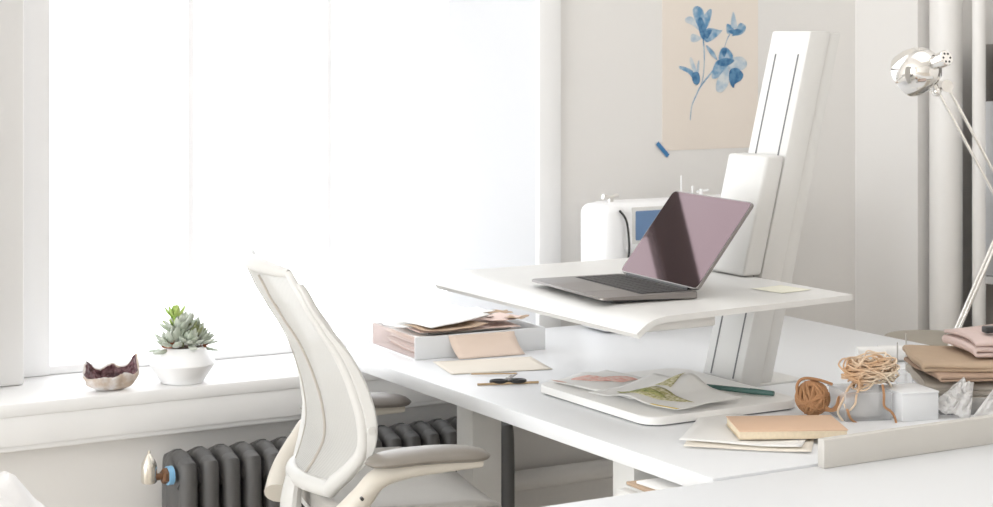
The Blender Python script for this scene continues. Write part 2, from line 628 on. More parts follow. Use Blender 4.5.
# ------------------------------------------------------------------ desks
DX0, DX1, DY0, DY1, DZ = 1.725, 2.86, 2.331, 3.70, .74
dk = thing('desk', 'large white rectangular desk under the sit stand workstation', 'desk', ((DX0 + DX1) / 2, (DY0 + DY1) / 2, 0))
ox, oy = (DX0 + DX1) / 2, (DY0 + DY1) / 2
obj('tabletop', bx(DX0 - ox, DX1 - ox, DY0 - oy, DY1 - oy, DZ - .028, DZ, .002), 'white', dk)
for lx in (1.80, 2.72):
    for ly in (3.21, 2.655):
        obj('leg', bx(lx - ox, lx + .065 - ox, ly - oy, ly + .065 - oy, 0, DZ - .028, .002), 'whitem', dk)
for y_ in (3.225, 2.67):
    obj('rail', bx(1.865 - ox, 2.72 - ox, y_ - oy, y_ + .035 - oy, DZ - .088, DZ - .028), 'whitem', dk)
bm = new()
for q in ((1.86, 2.60), (1.89, 2.585)):
    cyl(bm, (q[0] - ox, q[1] - oy, DZ - .034), (q[0] - ox, q[1] - oy, DZ - .028), .006)
obj('screw_head', bm, 'blackp', dk)

nt_ = thing('side_table', 'white table in the foreground pushed against the near edge of the desk', 'table', (2.2, 1.9, 0))
obj('tabletop', bx(-1.1, 1.3, -.02, .424, .71, .738, .003), 'white', nt_)
for lx in (-1.05, 1.2):
    for ly in (.0, .34):
        obj('leg', bx(lx, lx + .05, ly, ly + .05, 0, .71, .002), 'whitem', nt_)
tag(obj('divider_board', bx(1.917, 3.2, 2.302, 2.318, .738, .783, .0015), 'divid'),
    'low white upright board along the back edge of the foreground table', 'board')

cb = thing('drawer_cabinet', 'white drawer cabinet under the near corner of the desk', 'cabinet', (1.683, 2.345, 0))
obj('body', bx(.018, .50, 0, .19, 0.02, .692, .003), 'whitem', cb)
for k in range(3):
    dd = obj('drawer', bx(0, .018, .003, .187, .04 + k * .217, .254 + k * .217, .002), 'whitem', cb)
    obj('handle', bx(-.01, 0, .06, .13, .16 + k * .213, .168 + k * .213, .002), 'steel', dd)
for k, (mm, lab) in enumerate((('kraft', 'brown covered magazine lying lowest on the drawer cabinet'), ('paper', 'white magazine lying topmost on the drawer cabinet'))):
    tag(obj('magazine', bx(-.10, .12, -.085, .085, 0, .0045, .001), mm, None, (1.795 + .015 * k, 2.440 - .01 * k, .6925 + k * .005), R(-4 + 7 * k)),
        lab, 'magazine', 'magazines on the drawer cabinet')

# ------------------------------------------------------------------ sit stand workstation
ws = thing('desk_converter', 'tall white sit stand workstation with leaning column and wide platform', 'standing desk converter', (0, 0, 0))
TAN = .257
CY0, CY1 = 2.888, 3.008
X0c = 2.198


def sheared(bm, x0):
    for v in bm.verts:
        v.co.x += (v.co.z - DZ) * TAN + x0
    return bm


ztop = 1.418
bm = sheared(bx(0, .050, CY0, CY1, DZ, ztop, .003), X0c)
col = obj('column', bm, 'whitem', ws)
bm = sheared(bx(0.050, .082, CY0 + .006, CY1 - .006, DZ, ztop - .004, .003), X0c)
obj('column_cover', bm, 'whitem', col)
for yy in (CY0 + .022, CY1 - .028):
    bm = sheared(bx(-.0006, .002, yy, yy + .004, DZ + .015, ztop - .045), X0c)
    obj('guide_slot', bm, 'greyslot', col, smooth=False)
obj('foot_plate', bx(X0c - .0, X0c + .16, CY0 - .0, CY1 + .0, DZ, DZ + .004, .001), 'whitem', ws)
bm = sheared(bx(-.046, -.003, CY0 - .002, CY1 + .002, .952, 1.178, .006, 3), X0c)
obj('carriage', bm, 'whitem', ws)
# platform: flat deck with the front edge rolling down
prof = [(2.235, .95), (2.0, .95), (1.83, .95), (1.795, .9492), (1.772, .945), (1.752, .936), (1.738, .926)]
prof = [(p.x, p.y) for p in spline([(x, z, 0) for x, z in prof], 4)]
bm = new()
th = .010
rows = []
for i, (x, z) in enumerate(prof):
    p0 = Vector(prof[max(i - 1, 0)])
    p1 = Vector(prof[min(i + 1, len(prof) - 1)])
    t = (p1 - p0).normalized()
    nn = Vector((t.y, -t.x))
    if nn.y > 0:
        nn = -nn
    k = (2.235 - x) / .5
    y0, y1 = 2.606 - .05 * k, 3.262 - .012 * k
    rows.append([bm.verts.new((x, y0, z)), bm.verts.new((x, y1, z)), bm.verts.new((x + nn.x * th, y1, z + nn.y * th)), bm.verts.new((x + nn.x * th, y0, z + nn.y * th))])
for A, B in zip(rows, rows[1:]):
    for j in range(4):
        bm.faces.new((A[j], A[(j + 1) % 4], B[(j + 1) % 4], B[j]))
bm.faces.new(rows[0])
bm.faces.new(rows[-1][::-1])
plat = obj('platform', bm, 'whitem', ws, angle=50)
obj('support_tray', bx(1.765, 1.93, 2.60, 3.2, .919, .939, .004), 'whitem', ws)
obj('platform_arm', bx(2.14, 2.24, CY0, CY1, .93, .94, .002), 'whitem', ws)
tag(sheet('sticky_note', .076, .076, (2.165, 2.72, .9506), R(8), 'sticky', curl=.0008, thick=.0003),
    'pale yellow sticky note on the platform at the foot of the column', 'note')

# laptop
lp = thing('laptop', 'open dark grey laptop with glossy switched off screen on the raised platform', 'laptop', (1.785, 2.853, .9505), R(-5))
LW, LD = .278, .195
bm = prism(new(), [(x + LD / 2, y) for x, y in rrect(LD, LW, .012)], .001, .0125, .002)
for v in bm.verts:      # the body tapers towards its front edge
    if v.co.z < .006:
        v.co.z = .0085 - .0075 * min(1, max(0, v.co.x / LD)) ** .8
base = obj('base', bm, 'alu', lp)
obj('rubber_foot', bx(.03, LD - .006, -LW / 2 + .012, LW / 2 - .012, 0, .006), 'key', base)
bm = prism(new(), [(x + .134, y) for x, y in rrect(.096, LW - .03, .003)], .0125, .0129)
obj('keyboard_well', bm, 'key', base)
bm = new()
for r_ in range(6):
    n = 14 if r_ < 5 else 10
    hgt = .0135 if r_ < 5 else .010
    xk = .090 + r_ * .0155
    for c in range(n):
        yk = -(LW - .036) / 2 + c * (LW - .036) / n
        box(bm, xk, xk + hgt, yk + .0009, yk + (LW - .036) / n - .0012, .0129, .0139)
obj('keyboard', bm, 'key', base, smooth=False)
bm = prism(new(), [(x + .042, y) for x, y in rrect(.07, .115, .003)], .0125, .0127)
obj('trackpad', bm, 'alu', base)
obj('hinge', cyl(new(), (LD - .004, -LW * .4, .0125), (LD - .004, LW * .4, .0125), .005), 'key', lp)
LT = R(38.5)       # lid leans this far past upright
bm = prism(new(), [(x + .094, y) for x, y in rrect(.188, LW, .010)], -.0028, .0028, .001)
lid = obj('lid', bm, 'alu', lp)
lid.location = (LD - .004, 0, .0150)
lid.rotation_euler = (0, -(PI / 2 - LT), 0)
bm = prism(new(), [(x + .094, y) for x, y in rrect(.184, LW - .004, .008)], .0028, .0034)
sc = obj('screen', bm, 'screen', lid)
sc['label'] = 'glossy dark screen reflecting the room'

# ------------------------------------------------------------------ chair
CH = thing('office_chair', 'white mesh backed office chair with taupe armrests facing the desk', 'chair', (1.69, 3.11, 0), math.atan2(-.2, .98))
zp = [1.0, .965, .93, .86, .79, .735, .69, .650, .612]
xp = [-.336, -.321, -.301, -.259, -.231, -.218, -.217, -.232, -.252]
wp = [.182, .198, .206, .216, .222, .222, .207, .165, .120]


def interp(z, A):
    z = min(z, zp[0])
    for i in range(len(zp) - 1):
        if zp[i] >= z >= zp[i + 1]:
            t = (zp[i] - z) / (zp[i] - zp[i + 1])
            p0, p1, p2, p3 = A[max(i - 1, 0)], A[i], A[i + 1], A[min(i + 2, len(A) - 1)]
            return .5 * (2 * p1 + (p2 - p0) * t + (2 * p0 - 5 * p1 + 4 * p2 - p3) * t * t + (3 * p1 - p0 - 3 * p2 + p3) * t ** 3)
    return A[-1]


def back_pt(s, z, dx=0):
    w = interp(z, wp)
    if z > .97:
        w *= 1 - .10 * ((z - .97) / .03) ** 2
    return Vector((interp(z, xp) - .035 * (1 - s * s) + dx, s * w, z))


obj('back_mesh', grid(new(), lambda u, v: back_pt(2 * u - 1, 1.0 - .388 * v), 20, 44), 'meshw', CH, solid=.0015)
edge = [back_pt(-1, 1.0 - .388 * i / 30) for i in range(31)] + [back_pt(-1 + i / 4, .612) for i in range(1, 9)] + \
       [back_pt(1, .612 + .388 * i / 30) for i in range(1, 31)]
rs = []
for p in edge:
    t = (1.0 - p.z) / .4
    rs.append(.0065 + .0055 * min(1, t * 1.6) + .004 * max(0, t - .75) * 4)
obj('back_frame', tube(new(), edge, rs, 12), 'offw', CH)
cap_ = [back_pt(-1 + i / 10, 1.0 + .004 * (1 - (i / 10 - 1) ** 2)) for i in range(21)]
obj('top_cap', tube(new(), cap_, [.006 + .005 * (1 - abs(i / 10 - 1) ** 3) for i in range(21)], 12, flat=(1.3, (1, 0, 0))), 'offw', CH)
for s, sw_ in ((-.27, .0026), (.45, .0010)):
    pts = [back_pt(s * (1 + .2 * i / 30), .985 - .375 * i / 30, -.0022) for i in range(31)]
    obj('seam', tube(new(), pts, sw_, 6), 'seam', CH)
for s in (-1, 1):
    # broad side wing with its round pivot
    def wing(u, v):
        z = .985 - .365 * v
        p = back_pt(s, z)
        wd = .004 + .016 * max(0, math.sin(PI * min(1, max(0, v * 1.1 - .1)))) ** 1.5
        return Vector((p.x + .006 + (u - .12) * wd, p.y + s * (.006 + .006 * u), z))
    obj('side_wing', grid(new(), wing, 6, 30), 'offw', CH, solid=.012)
    pz = .735
    pp = back_pt(s, pz)
    obj('pivot_cap', cyl(new(), (pp.x + .009, pp.y + s * .008, pz), (pp.x + .009, pp.y + s * .0195, pz), .0065), 'offw', CH)
    # arm: bracket sweeping from below the back forward to the pad
    y = s * .25
    pts = spline([(-.285, s * .17, .540), (-.264, s * .215, .575), (-.228, s * .243, .622), (-.20, y, .655), (-.15, y, .668), (-.08, y, .672), (-.015, y, .674)], 6)
    n = len(pts)
    rr = [.024 - .012 * (i / n) for i in range(n)]
    arm = obj('arm_bracket', tube(new(), pts, rr, 14, flat=(1.1, (0, 0, 1))), 'cream', CH)
    obj('bracket_screw', cyl(new(), (-.235, y + s * .028 - s * .006, .63), (-.235, y + s * .030, .63), .003), 'blackp', arm)
    bm = new()
    def pad(u, v):
        x = -.222 + .222 * u
        a = 2 * PI * v
        tp = max(.02, (1 - abs(2 * u - 1) ** 4.5)) ** .5
        return Vector((x, y + .041 * tp * math.cos(a), .682 + (.016 if math.sin(a) > 0 else .012) * tp * math.sin(a) + .006 * math.sin(PI * u)))
    grid(bm, pad, 24, 24)
    bmesh.ops.remove_doubles(bm, verts=bm.verts, dist=1e-5)
    bmesh.ops.holes_fill(bm, edges=bm.edges)
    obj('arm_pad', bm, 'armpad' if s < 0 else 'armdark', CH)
# lower lumbar frame behind mesh
pts = spline([(-.19, 0, .50), (-.25, 0, .51), (-.295, 0, .545), (-.29, 0, .612)], 6)
obj('back_spine', tube(new(), pts, [.03 - .015 * i / 18 for i in range(19)], 14, flat=(1.6, (1, 0, 0))), 'offw', CH)
bm = new()
def seat_fn(u, v):
    sx, sy = 2 * u - 1, 2 * v - 1
    k = (abs(sx) ** 4 + abs(sy) ** 4) ** .25
    m_ = max(abs(sx), abs(sy))
    q = m_ / k if k > 1e-6 else 1
    x, y = sx * q * .165 - .098, sy * q * .235
    z = .605 - .035 * max(0, sx * q - .35) ** 2 * 2.2 - .004 - .012 * (1 - (sy * q) ** 2)
    return Vector((x, y, z))
grid(bm, seat_fn, 24, 24)
st = obj('seat', bm, 'seat', CH)
sm = st.modifiers.new('thickness', 'SOLIDIFY')
sm.thickness = .04
sm.offset = -1
bv = st.modifiers.new('round', 'BEVEL')
bv.width = .01
bv.segments = 3
bm = prism(new(), [(x - .105, y) for x, y in rrect(.29, .40, .08)], .53, .552)
obj('seat_pan', bm, 'offw', CH)
bm = bx(-.30, -.05, -.06, .06, .47, .53, .012)
cyl(bm, (-.17, 0, .10), (-.17, 0, .50), .026)
obj('mechanism', bm, 'offw', CH)
bm = new()
lathe(bm, [(0, .07), (.04, .07), (.045, .09), (.036, .14), (0, .14)], 30, Matrix.Translation((-.17, 0, 0)))
obj('hub', bm, 'offw', CH)
for k in range(5):
    a = 2 * PI * k / 5 + .3
    e = Vector((-.17 + .30 * math.cos(a), .30 * math.sin(a), .062))
    lg = obj('base_leg', tube(new(), [(-.17 + .03 * math.cos(a), .03 * math.sin(a), .105), e + Vector((0, 0, .012))], [.02, .013], 12), 'offw', CH)
    bm = new()
    for o_ in (-.012, .012):
        dv = Vector((-math.sin(a), math.cos(a), 0)) * o_
        c_ = Vector((e.x, e.y, .027)) + dv
        cyl(bm, c_ - dv * .7, c_ + dv * .7, .027)
    obj('caster', bm, 'blackp', lg)

# ------------------------------------------------------------------ task lamp
def rf(lat, dep, z):
    return Vector((lat * .8660254 + dep * .5, -lat * .5 + dep * .8660254, z))


LB = Vector((2.79, 2.935, DZ))
tl = thing('desk_lamp', 'chrome jointed desk lamp with twin rod arms at the right', 'lamp', LB)


def L(lat, z, dep=0):
    """point relative to the lamp's base: lat to the right, dep away"""
    return Vector((lat * .8660254 + dep * .5, -lat * .5 + dep * .8660254, z))


obj('base', lathe(new(), [(0, 0), (.058, 0), (.06, .004), (.057, .011), (.02, .016), (.012, .03), (0, .03)], 40), 'steel', tl)
jb = L(0, .045)
el = L(.113, .306)
hd = L(-.028, .565)
bm = new()
cyl(bm, L(0, .02), jb, .009)
for dpt in (-.012, .012):
    cyl(bm, jb + L(.0, 0, dpt), el + L(0, 0, dpt), .0035, n=12)
lo = obj('lower_arm', bm, 'chrome', tl)
bm = new()
for off in (-.011, .011):
    cyl(bm, el + L(off * .86, off * .5), hd + L(off * .86, off * .5), .0035, n=12)
obj('upper_arm', bm, 'chrome', tl)
bm = cyl(new(), el + L(0, 0, -.02), el + L(0, 0, .02), .014)
obj('elbow_joint', bm, 'steel', tl)
obj('base_joint', cyl(new(), jb + L(0, 0, -.018), jb + L(0, 0, .018), .012), 'steel', tl)
bm = cyl(new(), hd + L(-.012, -.012, -.012), hd + L(-.036, .036, -.024), .0085, .0075)
bmesh.ops.create_uvsphere(bm, u_segments=18, v_segments=10, radius=.0105, matrix=Matrix.Translation(hd + L(-.012, -.012, -.012)))
cyl(bm, hd + L(.008, .0, -.024), hd + L(.008, .0, .014), .0125)
obj('head_joint', bm, 'chrome', tl)
sc_ = L(-.075, .598, -.005)     # centre of the shade
ax = L(-.52, -.36, .62).normalized()
mt = Matrix.Translation(sc_) @ rot_to(ax).to_4x4()
K_ = 1.12
pr = [(.012, -.041), (.022, -.036), (.034, -.026), (.041, -.012), (.0435, .004), (.0435, .02), (.042, .03), (.0405, .03), (.042, .018), (.041, .003), (.038, -.012), (.03, -.026), (.012, -.038)]
shade = obj('lamp_shade', lathe(new(), [(r * K_, z * K_) for r, z in pr], 44, mt), 'chrome', tl)
cap_o = sc_ + L(.021, .013, -.034)
ax2 = L(.50, .30, -.80).normalized()
bm = lathe(new(), [(0, 0), (.0135, 0), (.0135, .022), (.0165, .024), (.0165, .040), (.015, .042), (0, .042)], 28, Matrix.Translation(cap_o) @ rot_to(ax2).to_4x4())
cp = obj('socket_cap', bm, 'chrome', tl)
bm = new()
m3 = rot_to(ax2)
for k in range(6):
    q = cap_o + ax2 * .0418 + m3 @ Vector((.0095 * math.cos(k * PI / 3), .0095 * math.sin(k * PI / 3), 0))
    cyl(bm, q, q + ax2 * .0008, .0024, n=8)
obj('vent_hole', bm, 'blackp', cp)
bm = new()
bmesh.ops.create_uvsphere(bm, u_segments=20, v_segments=12, radius=.02, matrix=Matrix.Translation(sc_ + ax * .006))
obj('bulb', bm, 'ceramic', tl)

# stool beyond the desk
sl = thing('stool', 'round taupe topped stool standing in the gap behind the desk', 'stool', (3.06, 3.30, 0))
obj('seat', lathe(new(), [(0, .675), (.095, .675), (.105, .685), (.108, .70), (.102, .711), (.08, .715), (0, .715)], 40), 'taupe', sl)
for k in range(3):
    a = 2 * PI * k / 3 + .5
    obj('leg', cyl(new(), (.10 * math.cos(a), .10 * math.sin(a), 0), (.06 * math.cos(a), .06 * math.sin(a), .676), .010), 'steel', sl)

# ------------------------------------------------------------------ poster
PX0, PX1, PZ0, PZ1 = 2.645, 2.935, 1.128, 1.55
po = thing('poster', 'cream paper print of a blue watercolour flower taped to the wall', 'poster', (0, YW, 0))
obj('paper', bx(PX0, PX1, -.0012, 0, PZ0, PZ1), 'posterp', po, smooth=False)
ly = [-.0016]


def wpt(px, py):
    p = on_wall(px, py, YW)
    return p.x, p.z


def petal(pts, m, name='petal'):
    """pts: outline in the plane of the poster"""
    P = spline([(*wpt(*p), 0) for p in pts], 5, closed=True)
    ly[0] -= .00006
    bm = new()
    a = [bm.verts.new((p.x, ly[0], p.y)) for p in P]
    b = [bm.verts.new((p.x, ly[0] + .0003, p.y)) for p in P]
    bm.faces.new(a)
    bm.faces.new(b[::-1])
    for i in range(len(a)):
        bm.faces.new((a[i], a[(i + 1) % len(a)], b[(i + 1) % len(a)], b[i]))
    obj(name, bm, m, po, smooth=False)


def stemline(pts, w):
    P = spline([(wpt(*p)[0], -.0016, wpt(*p)[1]) for p in pts], 8)
    obj('painted_stem', tube(new(), P, [w * (.5 + i / len(P)) for i in range(len(P))], 6, flat=(.25, (1, 0, 0))), 'wc2', po)


stemline([(690.5, 120), (692, 106), (697, 94), (701, 86), (712, 72), (720, 62)], .0019)
stemline([(699, 90), (703, 78), (704.5, 58), (703.5, 40)], .0014)
stemline([(724, 50), (727, 40), (730, 34)], .001)
# top-left bloom
petal([(702, 33), (694, 26), (686, 22), (686, 18), (692, 17), (701, 27)], 'wc3')
petal([(701, 30), (695, 20), (693, 10), (697, 6), (703, 10), (705, 22)], 'wc2')
petal([(702, 28), (704, 16), (710, 9), (712, 12), (709, 24), (704, 32)], 'wc2')
petal([(703, 33), (709, 28), (719, 30), (722, 31), (714, 39), (706, 42)], 'wc2')
petal([(699, 36), (692, 34), (691, 41), (696, 42), (702, 38)], 'wc3')
petal([(698, 20), (702, 18), (706, 30), (704, 40), (700, 34)], 'wc1')
petal([(704, 32), (712, 30), (707, 39)], 'wc1')
# top-right bud
petal([(727, 33), (727, 24), (733, 27), (733, 33)], 'wc2')
petal([(731, 26), (733, 12), (736, 20), (737, 28)], 'wc3')
petal([(735, 32), (740, 23), (746, 27), (742, 34), (732, 36)], 'wc2')
petal([(728, 31), (737, 29), (743, 31), (735, 35)], 'wc1')
# left small bloom
petal([(696, 82), (688, 73), (680, 69), (680, 66), (690, 69), (697, 76)], 'wc2')
petal([(695, 76), (690, 62), (691, 57), (695, 66), (698, 76)], 'wc3')
petal([(697, 76), (697, 66), (699, 60), (699, 70)], 'wc3')
petal([(692, 74), (698, 72), (700, 80), (697, 85), (693, 82)], 'wc1')
# leaf
petal([(717, 60), (710, 54), (706, 46), (708, 46), (714, 52)], 'wc2', 'painted_leaf')
# large bloom
petal([(727, 62), (718, 60), (713, 68), (712, 78), (719, 77), (727, 69)], 'wc2')
petal([(727, 68), (718, 78), (716, 90), (722, 92), (728, 84), (729, 74)], 'wc3')
petal([(728, 66), (733, 58), (742, 57), (747, 64), (742, 70), (731, 70)], 'wc3')
petal([(719, 60), (721, 49), (727, 48), (733, 56), (729, 62)], 'wc2')
petal([(730, 70), (737, 68), (743, 74), (741, 80), (735, 84), (733, 88), (729, 80)], 'wc1')
petal([(717, 62), (724, 58), (734, 60), (729, 65), (721, 66)], 'wc1')
petal([(721, 50), (727, 49), (724, 57)], 'wc1')
for k, (q0, q1, lab) in enumerate((((657, 143), (668, 156), 'strip of blue masking tape below the left corner of the poster'), ((758, 145), (750, 154), 'strip of blue masking tape at the right corner of the poster'))):
    a_, b_ = Vector(wpt(*q0)), Vector(wpt(*q1))
    dd = (b_ - a_)
    c_ = (a_ + b_) / 2
    tag(obj('masking_tape', bx(-dd.length / 2, dd.length / 2, -.0006, .0006, -.0052, .0052), 'bluetape', None, (c_.x, YW - .003, c_.y), (0, -math.atan2(dd.y, dd.x), 0), smooth=False),
        lab, 'tape', 'tape holding the poster')

# ------------------------------------------------------------------ sewing machine
sw = thing('sewing_machine', 'white sewing machine with blue display at the far end of the desk', 'sewing machine', (2.328, 3.55, DZ))
obj('bed', bx(.0, .42, 0, .115, .004, .085, .014, 3), 'ceramic', sw)
obj('pillar', bx(.285, .42, .006, .11, .06, .288, .018, 3), 'ceramic', sw)
obj('arm', bx(.02, .42, .005, .112, .175, .290, .022, 4), 'ceramic', sw)
hdm = obj('head', bx(0, .066, -.003, .115, .105, .287, .024, 5), 'ceramic', sw)
obj('needle_bar', cyl(new(), (.04, .05, .086), (.04, .05, .12), .004), 'steel', hdm)
obj('display', bx(.085, .20, .001, .008, .205, .272, .003), 'blueled', sw)
obj('display_bezel', bx(.077, .208, .003, .010, .197, .280, .003), 'offw', sw)
pts = spline([(.036, -.006, .276), (.052, -.011, .25), (.058, -.012, .19), (.052, -.010, .15), (.046, -.005, .13), (.058, -.008, .15), (.083, 0, .158), (.10, .002, .15)], 6)
obj('thread_guide', tube(new(), pts, .0027, 8), 'blackp', sw)
bm = cyl(new(), (.055, .06, .285), (.055, .06, .298), .007)
tube(bm, [(.035, .06, .302), (.055, .06, .299), (.075, .06, .303)], [.006, .004, .006], 10)
obj('tension_knob', bm, 'steel', sw)
for px_, h_, r_ in ((.252, .342, .0016), (.284, .316, .0022), (.309, .308, .0045)):
    bm = cyl(new(), (px_, .06, .285), (px_, .06, h_), r_, n=12)
    if r_ > .004:
        cyl(bm, (px_ - .012, .06, h_ - .006), (px_ + .02, .06, h_ - .003), .003, n=10)
    obj('spool_pin', bm, 'ceramic', sw)
obj('hand_wheel', cyl(new(), (.418, .058, .20), (.438, .058, .20), .032), 'ceramic', sw)

# ------------------------------------------------------------------ things on the sill
px_, py_ = 1.425, 3.79
pt = thing('succulent_planter', 'white angular ceramic pot of succulents on the window sill', 'plant', (px_, py_, SILL))
prof = [(0, .001), (.044, .001), (.046, .004), (.068, .037), (.0695, .041), (.068, .045), (.046, .074), (.043, .076), (.040, .073), (.038, .066), (0, .066)]
obj('pot', lathe(new(), prof, 56), 'ceramic', pt)
def soil_fn(u, v):
    a, r = 2 * PI * v, u * .041
    return Vector((r * math.cos(a), r * math.sin(a), .071 + .004 * nz(r * 60 * math.cos(a), r * 60 * math.sin(a)) + .004 * (1 - u)))
obj('soil', grid(new(), soil_fn, 6, 24), 'soil', pt)


def leaf(bm, base, dr, length, width, thick, curl=.25, tip=1.35):
    dr = Vector(dr).normalized()
    side = dr.cross(Vector((0, 0, 1)))
    side = side.normalized() if side.length > 1e-4 else Vector((1, 0, 0))
    up = side.cross(dr)
    rings = []
    n, S = 8, 8
    for i in range(S + 1):
        t = i / S
        w = width * (math.sin(PI * min(1, t ** tip * .93 + .05)) * .95 + .05)
        c = base + dr * length * t + up * curl * length * t * t
        rings.append([bm.verts.new(c + side * w * .5 * math.cos(2 * PI * j / n) + up * thick * .5 * (w / width) * math.sin(2 * PI * j / n)) for j in range(n)])
    for A, B in zip(rings, rings[1:]):
        for j in range(n):
            bm.faces.new((A[j], A[(j + 1) % n], B[(j + 1) % n], B[j]))
    bm.faces.new(rings[0][::-1])
    bm.faces.new(rings[-1])


def rosette(c, axis, n, L_, w, spread, m, seed, open_=1.0):
    rnd = random.Random(seed)
    bm = new()
    q = rot_to(axis)
    for i in range(n):
        t = i / n
        a = i * 2.39996
        el_ = (1 - t) * spread
        d_ = q @ Vector((math.cos(a) * math.sin(el_), math.sin(a) * math.sin(el_), math.cos(el_)))
        leaf(bm, Vector(c) + q @ Vector((0, 0, .006 * t)), d_, L_ * (.65 + .45 * (1 - t)) * rnd.uniform(.85, 1.1), w * (.7 + .3 * (1 - t)), w * .42, .18)
    obj('succulent_rosette', bm, m, pt)


# (right is along +x*.866 ... the photo sees x to the right and -y nearer)
rosette((-.022, -.012, .076), (-.8, -.1, .7), 15, .054, .022, 1.45, 'sage', 1)
rosette((-.004, .0, .102), (-.15, .1, 1), 16, .046, .020, 1.25, 'sage', 2)
rosette((.006, -.022, .082), (.1, -.6, .7), 16, .036, .019, 1.4, 'sage', 3)
rosette((.020, .0, .086), (.45, 0, .9), 14, .046, .016, 1.0, 'olive', 4)
rosette((.028, -.006, .078), (.9, -.2, .5), 12, .050, .016, 1.0, 'sage', 5)
rosette((.008, .02, .095), (.1, .5, .9), 12, .040, .017, 1.1, 'sage', 6)
rosette((-.014, .004, .132), (-.1, .0, 1), 10, .036, .013, .95, 'lime', 7)
rosette((-.012, .004, .112), (-.3, .1, 1), 8, .032, .013, 1.1, 'lime', 8)
rosette((-.030, -.018, .077), (-.8, -.4, .35), 6, .022, .010, 1.0, 'redleaf', 9)
rosette((.034, -.012, .074), (.8, -.4, .2), 6, .019, .009, 1.0, 'redleaf', 10)
rosette((.006, .0, .114), (.35, .1, 1), 12, .036, .014, 1.0, 'sage', 11)
bm = tube(new(), [(-.012, .004, .07), (-.014, .004, .10), (-.014, .004, .128)], .004, 8)
tube(bm, [(.0, .0, .07), (.003, 0, .112)], .004, 8)
obj('stem', bm, 'olive', pt)

gd = thing('geode', 'broken geode with dark purple crystal hollow on the window sill', 'geode', (1.268, 3.782, SILL))


def rim(a):
    # a: angle, 0 = +x (right/far), -90 = towards the viewer
    def pk(c, w):
        return math.exp(-((((a - R(c) + PI) % (2 * PI)) - PI) / w) ** 2)
    v = .027 + .007 * nz(math.cos(a) * 1.6, math.sin(a) * 1.6, 3)
    v += .041 * pk(5, .42) + .026 * pk(145, .5) + .016 * pk(72, .6) + .004 * pk(-60, .3)
    return v


def geo(u, v, inner):
    a = 2 * PI * v
    hgt = rim(a)
    rr = .052 * (1 + .12 * math.cos(2 * a))
    r = rr * math.sin(min(1, u) * PI / 2) ** .75
    z = hgt * (1 - math.cos(u * PI / 2))
    k = 1 + .12 * nz(math.cos(a) * 2.5, math.sin(a) * 2.5, u * 4)
    if inner:
        r *= .93
        z = .007 + (hgt - .0065) * (1 - math.cos(u * PI / 2)) + .004 * nz(math.cos(a) * 9, math.sin(a) * 9, u * 14)
        k += .06 * nz(math.cos(a) * 8, math.sin(a) * 8, u * 12)
    return Vector((r * k * math.cos(a), r * k * math.sin(a) * .8, max(0.0005, z)))


bm = new()
grid(bm, lambda u, v: geo(u, v, False), 16, 64)
N_ = 64
outer = [geo(1, j / N_, False) for j in range(N_ + 1)]
inn = [geo(1, j / N_, True) for j in range(N_ + 1)]
grid(bm, lambda u, v: outer[round(v * N_)].lerp(inn[round(v * N_)], u) + Vector((0, 0, .003 * math.sin(PI * u))), 3, N_)
bmesh.ops.remove_doubles(bm, verts=bm.verts, dist=1e-5)
obj('rind', bm, 'rock', gd)
bm = grid(new(), lambda u, v: geo(u, v, True), 22, 64)
bmesh.ops.remove_doubles(bm, verts=bm.verts, dist=1e-5)
obj('crystals', bm, 'ameth', gd, angle=12)

# white cloth at the lower left on a stool
s2 = thing('stool', 'white stool at the lower left under the crumpled white cloth', 'stool', (.79, 3.18, 0))
obj('seat', cyl(new(), (0, 0, .575), (0, 0, .60), .13, n=40), 'whitem', s2)
for sx in (-1, 1):
    for sy in (-1, 1):
        obj('leg', bx(sx * .08 - .012, sx * .08 + .012, sy * .08 - .012, sy * .08 + .012, 0, .575), 'whitem', s2)


def crumple(name, c, rx, ry, h, m, seed, fr=14, amp=.3, n=48, solid=.0015):
    def fn(u, v):
        a, r = 2 * PI * v, u
        x, y = r * math.cos(a), r * math.sin(a)
        k = 1 + .18 * nz(math.cos(a) * 2, math.sin(a) * 2, seed)
        z = h * (1 - r ** 2.4)
        f = (abs(nz(x * fr * .2 + seed, y * fr * .2, seed)) * 1.4 + .6 * abs(nz(x * fr * .5, y * fr * .5, seed + 3)))
        z = z * (1 - amp + 1.6 * amp * f) + .002
        return Vector((x * rx * k, y * ry * k, z))
    bm = grid(new(), fn, n // 2, n)
    bmesh.ops.remove_doubles(bm, verts=bm.verts, dist=1e-6)
    return obj(name, bm, m, None, c, solid=solid)


tag(crumple('crumpled_cloth', (.79, 3.18, .601), .165, .15, .083, 'cloth', 4, 12, .30),
    'crumpled white cloth in the lower left corner', 'cloth')

